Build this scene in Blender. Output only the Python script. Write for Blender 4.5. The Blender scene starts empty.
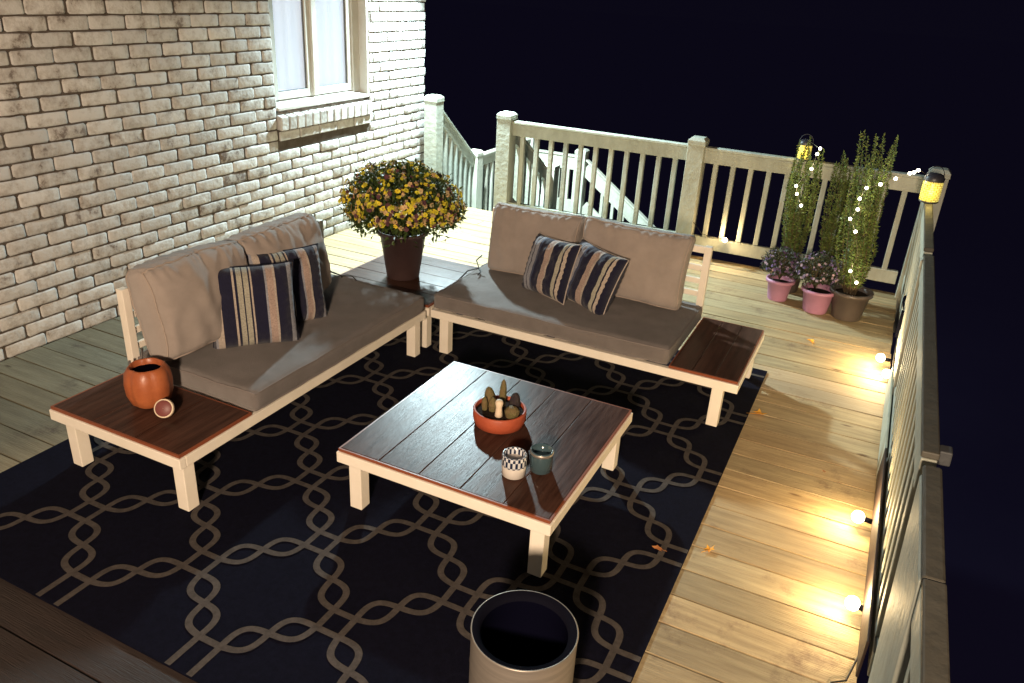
import bpy, bmesh, math, random
from mathutils import Vector, Matrix, noise
R = random.Random(7)
scene = bpy.context.scene
col = scene.collection
PI = math.pi

# ------------------------------------------------------------------ materials
def mat(name, base=(.5, .5, .5), rough=.6, spec=.5, metal=0, var=None, vscale=4, vdetail=6, stretch=(1, 1, 1),
        bump=0, bscale=60, bstretch=(1, 1, 1), coat=0, sheen=0, emit=None, estr=0, trans=0, rvar=0, obj=True):
    m = bpy.data.materials.new(name); m.use_nodes = True
    nt = m.node_tree; N = nt.nodes; L = nt.links
    b = N['Principled BSDF']
    b.inputs['Base Color'].default_value = (*base, 1)
    b.inputs['Roughness'].default_value = rough
    b.inputs['Specular IOR Level'].default_value = spec
    b.inputs['Metallic'].default_value = metal
    b.inputs['Coat Weight'].default_value = coat
    b.inputs['Coat Roughness'].default_value = .08
    b.inputs['Sheen Weight'].default_value = sheen
    b.inputs['Transmission Weight'].default_value = trans
    if emit:
        b.inputs['Emission Color'].default_value = (*emit, 1); b.inputs['Emission Strength'].default_value = estr
    tc = N.new('ShaderNodeTexCoord')
    if var:
        mp = N.new('ShaderNodeMapping'); mp.inputs['Scale'].default_value = stretch
        L.new(tc.outputs['Object'], mp.inputs['Vector'])
        nz = N.new('ShaderNodeTexNoise'); nz.inputs['Scale'].default_value = vscale; nz.inputs['Detail'].default_value = vdetail
        nz.inputs['Roughness'].default_value = .65
        L.new(mp.outputs[0], nz.inputs['Vector'])
        rp = N.new('ShaderNodeValToRGB'); rp.color_ramp.elements[0].position = .36; rp.color_ramp.elements[1].position = .66
        rp.color_ramp.elements[0].color = (*var, 1); rp.color_ramp.elements[1].color = (*base, 1)
        L.new(nz.outputs['Fac'], rp.inputs['Fac']); L.new(rp.outputs['Color'], b.inputs['Base Color'])
        if rvar:
            mr = N.new('ShaderNodeMapRange'); mr.inputs['To Min'].default_value = rough - rvar; mr.inputs['To Max'].default_value = rough + rvar
            L.new(nz.outputs['Fac'], mr.inputs['Value']); L.new(mr.outputs[0], b.inputs['Roughness'])
    if bump:
        mp2 = N.new('ShaderNodeMapping'); mp2.inputs['Scale'].default_value = bstretch
        L.new(tc.outputs['Object'], mp2.inputs['Vector'])
        n2 = N.new('ShaderNodeTexNoise'); n2.inputs['Scale'].default_value = bscale; n2.inputs['Detail'].default_value = 5
        L.new(mp2.outputs[0], n2.inputs['Vector'])
        bp = N.new('ShaderNodeBump'); bp.inputs['Strength'].default_value = bump; bp.inputs['Distance'].default_value = .01
        L.new(n2.outputs['Fac'], bp.inputs['Height']); L.new(bp.outputs[0], b.inputs['Normal'])
    return m

def attr_tint(m, amount=.35):
    """multiply the base colour by a per-board value kept in the 'tint' colour attribute"""
    nt = m.node_tree; N = nt.nodes; L = nt.links; b = N['Principled BSDF']
    at = N.new('ShaderNodeAttribute'); at.attribute_name = 'tint'
    mx = N.new('ShaderNodeMix'); mx.data_type = 'RGBA'; mx.blend_type = 'MULTIPLY'; mx.inputs[0].default_value = 1
    lk = b.inputs['Base Color'].links
    if lk: L.new(lk[0].from_socket, mx.inputs[6])
    else: mx.inputs[6].default_value = b.inputs['Base Color'].default_value
    L.new(at.outputs['Color'], mx.inputs[7]); L.new(mx.outputs[2], b.inputs['Base Color'])
    return m

def deck_material(name, a, d, stain):
    m = mat(name, a, .62, .4, var=d, vscale=2.2, vdetail=9, stretch=(1.1, 14, 8), bump=.5, bscale=5, bstretch=(3, 60, 20))
    nt = m.node_tree; N = nt.nodes; L = nt.links; b = N['Principled BSDF']
    tc = [n for n in N if n.type == 'TEX_COORD'][0]
    n3 = N.new('ShaderNodeTexNoise'); n3.inputs['Scale'].default_value = 3.3; n3.inputs['Detail'].default_value = 8; n3.inputs['Roughness'].default_value = .75
    L.new(tc.outputs['Object'], n3.inputs['Vector'])
    r3 = N.new('ShaderNodeValToRGB'); r3.color_ramp.elements[0].position = .56; r3.color_ramp.elements[1].position = .70
    r3.color_ramp.elements[0].color = (0, 0, 0, 1); r3.color_ramp.elements[1].color = (.8, .8, .8, 1)
    L.new(n3.outputs['Fac'], r3.inputs['Fac'])
    mx = N.new('ShaderNodeMix'); mx.data_type = 'RGBA'
    src = b.inputs['Base Color'].links[0].from_socket
    L.new(src, mx.inputs[6]); mx.inputs[7].default_value = (*stain, 1); L.new(r3.outputs['Color'], mx.inputs[0])
    L.new(mx.outputs[2], b.inputs['Base Color'])
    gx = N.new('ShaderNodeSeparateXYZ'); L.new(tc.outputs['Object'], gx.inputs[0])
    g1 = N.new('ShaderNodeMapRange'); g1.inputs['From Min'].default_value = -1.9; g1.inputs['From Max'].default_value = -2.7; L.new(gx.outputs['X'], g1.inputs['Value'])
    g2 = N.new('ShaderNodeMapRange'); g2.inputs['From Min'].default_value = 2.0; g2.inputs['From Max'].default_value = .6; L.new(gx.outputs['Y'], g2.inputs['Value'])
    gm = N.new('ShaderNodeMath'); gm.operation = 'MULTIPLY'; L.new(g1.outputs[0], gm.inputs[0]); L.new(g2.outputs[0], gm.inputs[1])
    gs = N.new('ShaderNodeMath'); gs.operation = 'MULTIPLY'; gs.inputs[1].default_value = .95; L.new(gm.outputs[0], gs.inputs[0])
    mg = N.new('ShaderNodeMix'); mg.data_type = 'RGBA'; mg.blend_type = 'MULTIPLY'; mg.inputs[7].default_value = (.34, .42, .52, 1)  # shade painted into the colour: boards at the left turn darker and cooler
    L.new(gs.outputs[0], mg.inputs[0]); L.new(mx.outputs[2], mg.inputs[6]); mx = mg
    # small knots
    mp = N.new('ShaderNodeMapping'); mp.inputs['Scale'].default_value = (1.6, 4.5, 1)
    L.new(tc.outputs['Object'], mp.inputs['Vector'])
    vo = N.new('ShaderNodeTexVoronoi'); vo.inputs['Scale'].default_value = 1.6
    L.new(mp.outputs[0], vo.inputs['Vector'])
    rk = N.new('ShaderNodeValToRGB'); rk.color_ramp.elements[0].position = .03; rk.color_ramp.elements[1].position = .09
    rk.color_ramp.elements[0].color = (.35, .26, .2, 1); rk.color_ramp.elements[1].color = (1, 1, 1, 1)
    L.new(vo.outputs['Distance'], rk.inputs['Fac'])
    m2 = N.new('ShaderNodeMix'); m2.data_type = 'RGBA'; m2.blend_type = 'MULTIPLY'; m2.inputs[0].default_value = 1
    L.new(mx.outputs[2], m2.inputs[6]); L.new(rk.outputs['Color'], m2.inputs[7]); L.new(m2.outputs[2], b.inputs['Base Color'])
    return attr_tint(m)

def stripe_material(name, seq, axis='X', lo=-.22, hi=.22):
    m = mat(name, (.3, .3, .3), .9, .2, bump=.5, bscale=350, sheen=.15)
    nt = m.node_tree; N = nt.nodes; L = nt.links; b = N['Principled BSDF']
    tc = [n for n in N if n.type == 'TEX_COORD'][0]
    sp = N.new('ShaderNodeSeparateXYZ'); L.new(tc.outputs['Object'], sp.inputs[0])
    mr = N.new('ShaderNodeMapRange'); mr.inputs['From Min'].default_value = lo; mr.inputs['From Max'].default_value = hi
    L.new(sp.outputs[axis], mr.inputs['Value'])
    rp = N.new('ShaderNodeValToRGB'); cr = rp.color_ramp; cr.interpolation = 'CONSTANT'
    p = 0; tot = sum(w for w, _ in seq)
    for i, (w, c) in enumerate(seq):
        e = cr.elements[i] if i < 2 else cr.elements.new(p / tot)
        e.position = p / tot; e.color = (*c, 1); p += w
    L.new(mr.outputs[0], rp.inputs['Fac'])
    # woven flecks
    nz = N.new('ShaderNodeTexNoise'); nz.inputs['Scale'].default_value = 180; L.new(tc.outputs['Object'], nz.inputs['Vector'])
    mx = N.new('ShaderNodeMix'); mx.data_type = 'RGBA'; mx.blend_type = 'OVERLAY'; mx.inputs[0].default_value = .55
    L.new(rp.outputs['Color'], mx.inputs[6]); L.new(nz.outputs['Fac'], mx.inputs[7]); L.new(mx.outputs[2], b.inputs['Base Color'])
    return m

def grid_material(name, c1, c2, scale, e=0):
    m = mat(name, c1, .3)
    nt = m.node_tree; N = nt.nodes; L = nt.links; b = N['Principled BSDF']
    tc = [n for n in N if n.type == 'TEX_COORD'][0]
    br = N.new('ShaderNodeTexBrick'); br.inputs['Scale'].default_value = scale
    br.inputs['Color1'].default_value = (*c1, 1); br.inputs['Color2'].default_value = tuple(.8 * x for x in c1) + (1,); br.inputs['Mortar'].default_value = (*c2, 1)
    br.inputs['Mortar Size'].default_value = .04; br.inputs['Brick Width'].default_value = .5; br.inputs['Row Height'].default_value = .35
    mp = N.new('ShaderNodeMapping'); mp.inputs['Rotation'].default_value = (0, 0, .0)
    L.new(tc.outputs['UV'], mp.inputs['Vector']); L.new(mp.outputs[0], br.inputs['Vector'])
    L.new(br.outputs['Color'], b.inputs['Base Color'])
    if e:
        L.new(br.outputs['Color'], b.inputs['Emission Color']); b.inputs['Emission Strength'].default_value = e
    return m

def brick_material():
    m = mat('whitewashed_brick', (.68, .66, .62), .85, .25, bump=.45, bscale=45)
    nt = m.node_tree; N = nt.nodes; L = nt.links; b = N['Principled BSDF']
    tc = [n for n in N if n.type == 'TEX_COORD'][0]
    nz = N.new('ShaderNodeTexNoise'); nz.inputs['Scale'].default_value = 13; nz.inputs['Detail'].default_value = 9; nz.inputs['Roughness'].default_value = .72
    L.new(tc.outputs['Object'], nz.inputs['Vector'])
    at = N.new('ShaderNodeAttribute'); at.attribute_name = 'tint'
    sp = N.new('ShaderNodeSeparateColor'); L.new(at.outputs['Color'], sp.inputs[0])
    ad = N.new('ShaderNodeMath'); ad.operation = 'ADD'; L.new(nz.outputs['Fac'], ad.inputs[0]); L.new(sp.outputs['Green'], ad.inputs[1])
    rp = N.new('ShaderNodeValToRGB'); cr = rp.color_ramp
    cr.elements[0].position = .38; cr.elements[0].color = (.20, .165, .145, 1)
    cr.elements[1].position = .62; cr.elements[1].color = (.60, .585, .56, 1)
    e = cr.elements.new(.47); e.color = (.44, .41, .375, 1)
    L.new(ad.outputs[0], rp.inputs['Fac'])
    mx = N.new('ShaderNodeMix'); mx.data_type = 'RGBA'; mx.blend_type = 'MULTIPLY'; mx.inputs[0].default_value = 1
    cb = N.new('ShaderNodeCombineColor')
    for k in ('Red', 'Green', 'Blue'): L.new(sp.outputs['Red'], cb.inputs[k])
    L.new(rp.outputs['Color'], mx.inputs[6]); L.new(cb.outputs[0], mx.inputs[7]); L.new(mx.outputs[2], b.inputs['Base Color'])
    return m

def foliage_material(name, c, d, spec=.35):
    m = mat(name, c, .5, spec, var=d, vscale=22, vdetail=3)
    b = m.node_tree.nodes['Principled BSDF']
    return m

M = {}
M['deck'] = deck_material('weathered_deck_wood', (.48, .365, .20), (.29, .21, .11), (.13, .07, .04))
M['deck_dark'] = deck_material('dark_deck_wood', (.035, .022, .018), (.02, .013, .011), (.015, .01, .008))  # much darker colour for the boards in front of the rug
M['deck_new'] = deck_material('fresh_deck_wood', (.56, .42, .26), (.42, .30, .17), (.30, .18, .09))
M['brick'] = brick_material()
M['mortar'] = mat('mortar', (.13, .11, .095), .95, .1, var=(.09, .07, .055), vscale=14, bump=1, bscale=120)
M['rail'] = attr_tint(mat('painted_rail', (.46, .48, .41), .6, .3, var=(.36, .37, .31), vscale=5, stretch=(2, 2, 1), bump=.35, bscale=30))
M['trim'] = mat('window_trim_paint', (.62, .60, .55), .4, .4, var=(.55, .52, .47), vscale=6, bump=.1)
M['cream'] = mat('cream_powder_coat', (.82, .75, .65), .42, .45, var=(.76, .69, .58), vscale=7, bump=.08, bscale=90)
M['table'] = mat('dark_oiled_planks', (.085, .040, .028), .33, .12, var=(.036, .015, .010), vscale=3, vdetail=8, stretch=(14, 1.2, 6), bump=.12, bscale=8, bstretch=(40, 2, 5), rvar=.10)
M['table_x'] = mat('dark_oiled_planks_crosswise', (.085, .040, .028), .33, .12, var=(.036, .015, .010), vscale=3, vdetail=8, stretch=(1.2, 14, 6), bump=.12, bscale=8, bstretch=(2, 40, 5), rvar=.10)
M['edge'] = mat('reddish_plank_edge', (.22, .06, .025), .4, .5)
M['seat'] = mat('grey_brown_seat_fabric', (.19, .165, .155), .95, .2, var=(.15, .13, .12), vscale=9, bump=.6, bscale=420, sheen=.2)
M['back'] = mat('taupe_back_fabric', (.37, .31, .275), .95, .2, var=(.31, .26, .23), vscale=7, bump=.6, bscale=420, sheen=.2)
M['piping'] = mat('cushion_piping', (.33, .27, .23), .9, .2)
M['seat_piping'] = mat('seat_piping', (.19, .165, .155), .95, .2)
M['cord_dark'] = mat('dark_cord', (.02, .018, .016), .6)
M['rug'] = mat('navy_rug_pile', (.0075, .0078, .020), .97, .06, var=(.0048, .005, .013), vscale=60, bump=1, bscale=700)
M['rug_line'] = mat('taupe_rug_yarn', (.13, .112, .102), .97, .06, var=(.085, .073, .068), vscale=50, bump=1, bscale=600)
M['terra'] = mat('terracotta', (.42, .085, .035), .55, .4, var=(.34, .065, .03), vscale=12, bump=.2)
M['orange'] = mat('burnt_orange_ceramic', (.44, .13, .045), .4, .5, var=(.30, .08, .03), vscale=9, bump=.25, bscale=25)
M['soil'] = mat('dark_soil', (.02, .013, .009), .95, .1, bump=1, bscale=90)
M['cactus'] = mat('cactus_skin', (.13, .12, .04), .7, .3, var=(.20, .13, .06), vscale=40, bump=1, bscale=160)
M['cactus_d'] = mat('dark_cactus_skin', (.05, .04, .035), .8, .2, var=(.03, .02, .03), vscale=50, bump=1, bscale=160)
M['stone'] = mat('pale_stone', (.72, .58, .42), .6, .4)
M['glass_w'] = mat('pale_jar_glass', (.60, .55, .50), .15, .6, coat=.6)
M['glass_b'] = mat('blue_jar_glass', (.05, .085, .10), .08, .7, coat=.8)
M['lidpat'] = mat('patterned_band', (.5, .5, .5), .25)
_n = M['lidpat'].node_tree; _c = _n.nodes.new('ShaderNodeTexChecker'); _c.inputs['Scale'].default_value = 1
_c.inputs['Color1'].default_value = (.55, .56, .58, 1); _c.inputs['Color2'].default_value = (.012, .02, .05, 1)
_m = _n.nodes.new('ShaderNodeMapping'); _m.inputs['Scale'].default_value = (30, 6, 1); _m.inputs['Rotation'].default_value = (0, 0, 0)
_t = [x for x in _n.nodes if x.type == 'TEX_COORD'][0]; _n.links.new(_t.outputs['UV'], _m.inputs[0]); _n.links.new(_m.outputs[0], _c.inputs['Vector']); _n.links.new(_c.outputs['Color'], _n.nodes['Principled BSDF'].inputs['Base Color'])
M['wax'] = mat('wax', (.5, .44, .4), .5, .4)
M['pot_brown'] = mat('dark_brown_plastic', (.06, .035, .033), .4, .5, var=(.045, .026, .026), vscale=5, bump=.05)
M['pot_pink'] = mat('pink_plastic', (.40, .19, .30), .45, .45, var=(.34, .16, .25), vscale=6)
M['pot_grey'] = mat('grey_brown_plastic', (.10, .08, .07), .35, .5, var=(.07, .055, .05), vscale=6)
M['leaf_mum'] = foliage_material('mum_leaf', (.07, .11, .022), (.025, .04, .010))
M['leaf_up'] = foliage_material('upright_shrub_leaf', (.18, .24, .06), (.055, .085, .02))
M['leaf_aster'] = foliage_material('aster_leaf', (.05, .06, .025), (.025, .03, .015))
M['stem'] = mat('brown_stem', (.09, .06, .03), .8)
M['fl_yellow'] = mat('yellow_petals', (.75, .66, .05), .6, .3, var=(.60, .50, .03), vscale=40)
M['fl_cream'] = mat('faded_cream_petals', (.68, .50, .26), .7, .3, var=(.5, .32, .14), vscale=40)
M['fl_dark'] = mat('wilted_petals', (.12, .05, .06), .8, .2)
M['fl_purple'] = mat('purple_petals', (.20, .13, .26), .7, .3, var=(.10, .06, .15), vscale=60)
M['fl_mauve'] = mat('pale_mauve_petals', (.38, .29, .38), .7, .3)
M['autumn'] = mat('orange_autumn_leaf', (.85, .45, .05), .6, .3, var=(.75, .30, .03), vscale=40)
M['autumn_b'] = mat('brown_autumn_leaf', (.38, .15, .05), .7, .3)
M['steel'] = mat('brushed_steel', (.34, .30, .26), .42, .5, metal=.6, var=(.27, .24, .21), vscale=3, stretch=(1, 1, 30))
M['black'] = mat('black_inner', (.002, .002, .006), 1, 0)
M['blackgloss'] = mat('black_rim', (.004, .004, .008), .9, .03)
M['brownboard'] = mat('dark_brown_board', (.035, .022, .018), .6, .3, bump=.3, bscale=30)
M['blind'] = mat('white_blind', (.8, .82, .86), .7, .2, emit=(.86, .88, .92), estr=.78)  # blind glows by itself in place of a lit room behind
M['gasket'] = mat('dark_gasket', (.10, .10, .11), .6)
M['pane'] = mat('window_glass', (.9, .95, 1), .03, .5, trans=1)
_n = M['blind'].node_tree; _w = _n.nodes.new('ShaderNodeTexWave'); _w.bands_direction = 'Y'; _w.inputs['Scale'].default_value = 3.2; _w.inputs['Distortion'].default_value = 1.5; _w.inputs['Detail Scale'].default_value = .4
_t = [x for x in _n.nodes if x.type == 'TEX_COORD'][0]; _n.links.new(_t.outputs['Object'], _w.inputs['Vector'])
_r = _n.nodes.new('ShaderNodeMapRange'); _r.inputs['To Min'].default_value = .70; _r.inputs['To Max'].default_value = .80; _n.links.new(_w.outputs['Fac'], _r.inputs['Value']); _n.links.new(_r.outputs[0], _n.nodes['Principled BSDF'].inputs['Emission Strength'])  # soft folds painted as bands in the glow
M['bulb'] = mat('lit_bulb', (1, .9, .7), .4, emit=(1, .80, .50), estr=14)
M['fairy'] = mat('lit_fairy_bulb', (1, .95, .8), .4, emit=(1, .93, .70), estr=16)
M['wire'] = mat('thin_wire', (.25, .22, .15), .4, metal=.6)
M['lantern'] = grid_material('glowing_woven_lantern', (.95, .78, .16), (.22, .14, .01), 6, e=.85)
M['lid'] = mat('dark_lantern_lid', (.035, .035, .045), .4)
M['navy'] = mat('navy_fabric', (.008, .008, .02), .95, .1, sheen=.1, bump=.4, bscale=300)
M['fringe'] = mat('pale_edging', (.40, .34, .30), .9)
M['ground'] = mat('night_lawn', (.0045, .004, .0085), 1, 0, var=(.003, .0028, .007), vscale=.6, emit=(.30, .24, .72), estr=.010)  # faint self-glow of the lawn stands in for skyglow
M['tin'] = mat('red_brown_label', (.17, .045, .04), .5)
nv, tan, gry, olv, rst, blu = (.010, .010, .028), (.38, .32, .27), (.24, .24, .27), (.32, .30, .24), (.34, .25, .21), (.035, .045, .09)
M['stripe'] = stripe_material('striped_pillow_fabric', [(5, nv), (1, gry), (2.6, tan), (5, nv), (.8, tan), (1, nv), (2, olv), (.6, nv), (2, olv), (.6, nv), (.8, tan), (5, nv), (.8, gry), (2.8, rst), (.8, tan), (5, nv), (2, gry), (1, nv), (1.4, tan), (3, nv)])
M['stripe2'] = stripe_material('striped_pillow_fabric_blue', [(3, nv), (1, tan), (1, gry), (3.5, nv), (1.5, gry), (.5, nv), (2, gry), (1, blu), (3.5, nv), (2.6, rst), (.8, tan), (4, nv), (1.6, olv), (.5, nv), (1, tan), (4, nv), (1.5, gry), (1.5, nv)])
for _m in (M['rug'], M['rug_line']): pass

# ------------------------------------------------------------------ mesh builder
class MB:
    def __init__(s): s.v = []; s.f = []; s.mi = []; s.t = []; s.sm = []; s.uv = {}
    def add(s, vs, fs, mi=0, tint=(1, 1, 1), smooth=False):
        o = len(s.v); s.v += [tuple(v) for v in vs]
        for f in fs: s.f.append([i + o for i in f]); s.mi.append(mi); s.t.append(tint); s.sm.append(smooth)
        return o
    def box(s, a, b, mi=0, tint=(1, 1, 1), jit=0):
        (x0, y0, z0), (x1, y1, z1) = a, b
        vs = [(x, y, z) for z in (z0, z1) for y in (y0, y1) for x in (x0, x1)]
        if jit: vs = [(x + R.uniform(-jit, jit), y + R.uniform(-jit, jit), z + R.uniform(-jit, jit)) for x, y, z in vs]
        s.add(vs, [(0, 2, 3, 1), (4, 5, 7, 6), (0, 1, 5, 4), (2, 6, 7, 3), (0, 4, 6, 2), (1, 3, 7, 5)], mi, tint)
    def beam(s, p, q, w, h, mi=0, tint=(1, 1, 1), up=(0, 0, 1)):
        p, q = Vector(p), Vector(q); d = (q - p).normalized(); up = Vector(up)
        sd = d.cross(up)
        if sd.length < 1e-4: sd = Vector((1, 0, 0))
        sd.normalize(); u = sd.cross(d).normalized()
        vs = [c + sd * a * w / 2 + u * b * h / 2 for c in (p, q) for a, b in ((-1, -1), (1, -1), (1, 1), (-1, 1))]
        s.add(vs, [(3, 2, 1, 0), (4, 5, 6, 7), (0, 1, 5, 4), (1, 2, 6, 5), (2, 3, 7, 6), (3, 0, 4, 7)], mi, tint)
    def tube(s, pts, r, n=8, mi=0, cap=True):
        pts = [Vector(p) for p in pts]; rs = r if isinstance(r, (list, tuple)) else [r] * len(pts)
        vs = []; prev = None
        for i, p in enumerate(pts):
            d = (pts[min(i + 1, len(pts) - 1)] - pts[max(i - 1, 0)]).normalized()
            if prev is None: a = d.orthogonal().normalized()
            else:
                a = prev - d * prev.dot(d)
                a = a.normalized() if a.length > 1e-6 else d.orthogonal().normalized()
            prev = a; b = d.cross(a)
            vs += [p + (a * math.cos(2 * PI * k / n) + b * math.sin(2 * PI * k / n)) * rs[i] for k in range(n)]
        fs = [(i * n + k, i * n + (k + 1) % n, (i + 1) * n + (k + 1) % n, (i + 1) * n + k) for i in range(len(pts) - 1) for k in range(n)]
        if cap: fs += [tuple(reversed(range(n))), tuple(range((len(pts) - 1) * n, len(pts) * n))]
        s.add(vs, fs, mi, smooth=True)
    def lathe(s, prof, n=40, c=(0, 0, 0), mi=0, lobes=0, la=0, uv=False):
        vs = []
        for (r, z) in prof:
            for k in range(n):
                a = 2 * PI * k / n; rr = r * (1 + la * abs(math.cos(lobes * a / 2)) ** .6 - la * .5) if lobes else r
                vs.append((c[0] + rr * math.cos(a), c[1] + rr * math.sin(a), c[2] + z))
        m = len(prof); f0 = len(s.f)
        fs = [(i * n + k, i * n + (k + 1) % n, (i + 1) * n + (k + 1) % n, (i + 1) * n + k) for i in range(m - 1) for k in range(n)]
        s.add(vs, fs, mi, smooth=True)
        if uv:
            for j in range(len(fs)):
                i, k = divmod(j, n)
                s.uv[f0 + j] = [(k / n, i / (m - 1)), ((k + 1) / n, i / (m - 1)), ((k + 1) / n, (i + 1) / (m - 1)), (k / n, (i + 1) / (m - 1))]
    def build(s, name, mats, parent=None, bevel=0, seg=2, loc=(0, 0, 0)):
        me = bpy.data.meshes.new(name); me.from_pydata(s.v, [], s.f)
        mats = mats if isinstance(mats, (list, tuple)) else [mats]
        for m in mats: me.materials.append(m)
        me.polygons.foreach_set('material_index', s.mi); me.polygons.foreach_set('use_smooth', s.sm)
        ca = me.color_attributes.new('tint', 'FLOAT_COLOR', 'CORNER')
        buf = []
        for f, t in zip(s.f, s.t): buf += [t[0], t[1], t[2], 1.0] * len(f)
        ca.data.foreach_set('color', buf)
        if s.uv:
            u = me.uv_layers.new(name='UVMap')
            for p in me.polygons:
                if p.index in s.uv:
                    for li, q in zip(p.loop_indices, s.uv[p.index]): u.data[li].uv = q
        me.update()
        o = bpy.data.objects.new(name, me); col.objects.link(o); o.location = loc
        if parent: o.parent = parent
        if bevel:
            b = o.modifiers.new('bevel', 'BEVEL'); b.width = bevel; b.segments = seg; b.limit_method = 'ANGLE'; b.harden_normals = False
        return o

def thing(name, label, cat, loc=(0, 0, 0), rz=0, group=None):
    o = bpy.data.objects.new(name, None); col.objects.link(o); o.location = loc; o.rotation_euler = (0, 0, rz)
    o['label'] = label; o['category'] = cat
    if group: o['group'] = group
    return o
def tag(o, label, cat, group=None):
    o['label'] = label; o['category'] = cat
    if group: o['group'] = group
    return o
def structure(o): o['kind'] = 'structure'; return o
def rt(lo=.82, hi=1.1, warm=.04):
    k = R.uniform(lo, hi); w = R.uniform(-warm, warm); return (k * (1 + w), k, k * (1 - w))

# ------------------------------------------------------------------ camera (solved from the photograph)
cd = bpy.data.cameras.new('camera'); cam = bpy.data.objects.new('camera', cd); col.objects.link(cam); scene.camera = cam
C = Vector((.32104, -2.08645, 1.82848))
r_, u_, f_ = Vector((.89642774, .43990371, .05387058)), Vector((-.22853618, .35468138, .9066269)), Vector((-.37972164, .82503688, -.41848014))
mm = Matrix((r_, u_, -f_)).transposed().to_4x4(); mm.translation = C
cam.matrix_world = mm
cd.sensor_width = 36; cd.lens = 778.24 / 1024 * 36; cd.clip_start = .02; cd.clip_end = 500

# ------------------------------------------------------------------ setting
g = MB(); g.add([(-150, -150, -2.4), (150, -150, -2.4), (150, 150, -2.4), (-150, 150, -2.4)], [(0, 1, 2, 3)])
structure(g.build('ground', M['ground']))

b = .1425; W = 3.365
dk = MB(); gap = .007
k = -24
while k * b < 3.60:
    y0 = k * b; new = 12 <= k <= 13
    xe = .593 + R.uniform(-.004, .004)
    segs = [(-W, xe)]
    if k % 2 == 0 and not new:
        s = R.choice([-2.6, -1.4, -.9]); segs = [(-W, s - .002), (s + .002, xe)]
    for a, e in segs:
        dz = R.uniform(-.0012, .0012)
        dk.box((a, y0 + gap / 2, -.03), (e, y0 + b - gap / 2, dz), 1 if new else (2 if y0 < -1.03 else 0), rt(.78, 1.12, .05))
    k += 1
for y0 in (k * b,):
    dk.box((-W, y0 + gap / 2, -.03), (-.98 - 1.45, 3.86, 0), 0, rt())
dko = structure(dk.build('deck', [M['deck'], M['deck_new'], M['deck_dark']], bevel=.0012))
jo = MB()
jo.box((-W, 3.64, -.28), (-2.44, 3.84, -.032), 0)
jo.box((-2.43, 3.58, -.28), (.593, 3.62, -.032), 0); jo.box((.553, -3.4, -.28), (.591, 3.575, -.032), 0)
structure(jo.build('deck_rim_joists', M['rail']))
sh = MB(); sh.add([(-W, -3.4, -.034), (.55, -3.4, -.034), (.55, 3.575, -.034), (-W, 3.575, -.034)], [(0, 1, 2, 3)])
structure(sh.build('deck_underside', M['black']))  # black sheet stands for the shade seen through the board gaps

# ------------------------------------------------------------------ brick house
house = thing('brick_house', 'white washed brick house wall with a lit window beside the deck', 'house', (-W, 0, 0))
wm = MB(); rowh = .0716; bl = .2148; mj = .009
WY0, WY1, WZ1 = 2.0, 3.045, 2.35
def brick(y0, y1, z0, z1, x0=-.1, x1=0):
    """one hand-made brick: a front face of 5 x 3 points pushed about, sides going back into the mortar"""
    n, m = 6, 3; vs = []; e = .004
    px = R.uniform(-.0035, .0035); sl = R.uniform(-.03, .03)
    for ring, (dx, ins) in enumerate(((0, 0), (1, 0), (1, 1))):
        pass
    def w(y, z, edge):
        q = noise.noise(Vector((y * 30, z * 30, 3.1))) * .0022
        return q - (.0025 if edge else 0)
    grid = []
    for j in range(m + 1):
        for i in range(n + 1):
            yy = y0 + (y1 - y0) * i / n; zz = z0 + (z1 - z0) * j / m
            edge = i in (0, n) or j in (0, m); corner = i in (0, n) and j in (0, m)
            jy = R.uniform(-.0018, .0018) if edge else 0; jz = R.uniform(-.002, .002) if edge else 0
            if corner:
                jy += .004 if i == 0 else -.004; jz += .003 if j == 0 else -.003
            if i == 1: yy = y0 + .008
            if i == n - 1: yy = y1 - .008
            if j == 1: zz = z0 + .008
            if j == m - 1: zz = z1 - .008
            grid.append((x1 + px + (yy - y0) * sl * .3 + w(yy, zz, edge), yy + jy, zz + jz))
    fs = [(j * (n + 1) + i, j * (n + 1) + i + 1, (j + 1) * (n + 1) + i + 1, (j + 1) * (n + 1) + i) for j in range(m) for i in range(n)]
    loop = [i for i in range(n + 1)] + [j * (n + 1) + n for j in range(1, m + 1)] + [m * (n + 1) + i for i in range(n - 1, -1, -1)] + [j * (n + 1) for j in range(m - 1, 0, -1)]
    base = len(grid)
    back = [(x1 - .018, grid[i][1], grid[i][2]) for i in loop]
    L_ = len(loop)
    fs += [(loop[i], base + i, base + (i + 1) % L_, loop[(i + 1) % L_]) for i in range(L_)]
    tr = R.uniform(.86, 1.06); tg = R.gauss(.07, .035)
    if R.random() < .03: tg -= .08
    wm.add(grid + back, [tuple(f) for f in fs], 0, (tr, tg, 0), smooth=True)
for row in range(0, 46):
    z0 = row * rowh; z1 = z0 + rowh - mj
    off = (row % 2) * bl / 2 + R.uniform(-.012, .012)
    y = -2.6 + off
    while y < 3.85:
        ya, yb = y, min(y + bl - mj + R.uniform(-.006, .004), 3.845)
        y += bl
        if z1 > .775 and z0 < WZ1:
            if ya < WY0 < yb or (ya < WY0 and yb > WY0 - .03): yb = WY0
            elif ya < WY1 < yb: ya = WY1
            elif ya >= WY0 and yb <= WY1: continue
        if yb - ya > .03: brick(ya, yb, z0, z1)
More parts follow.
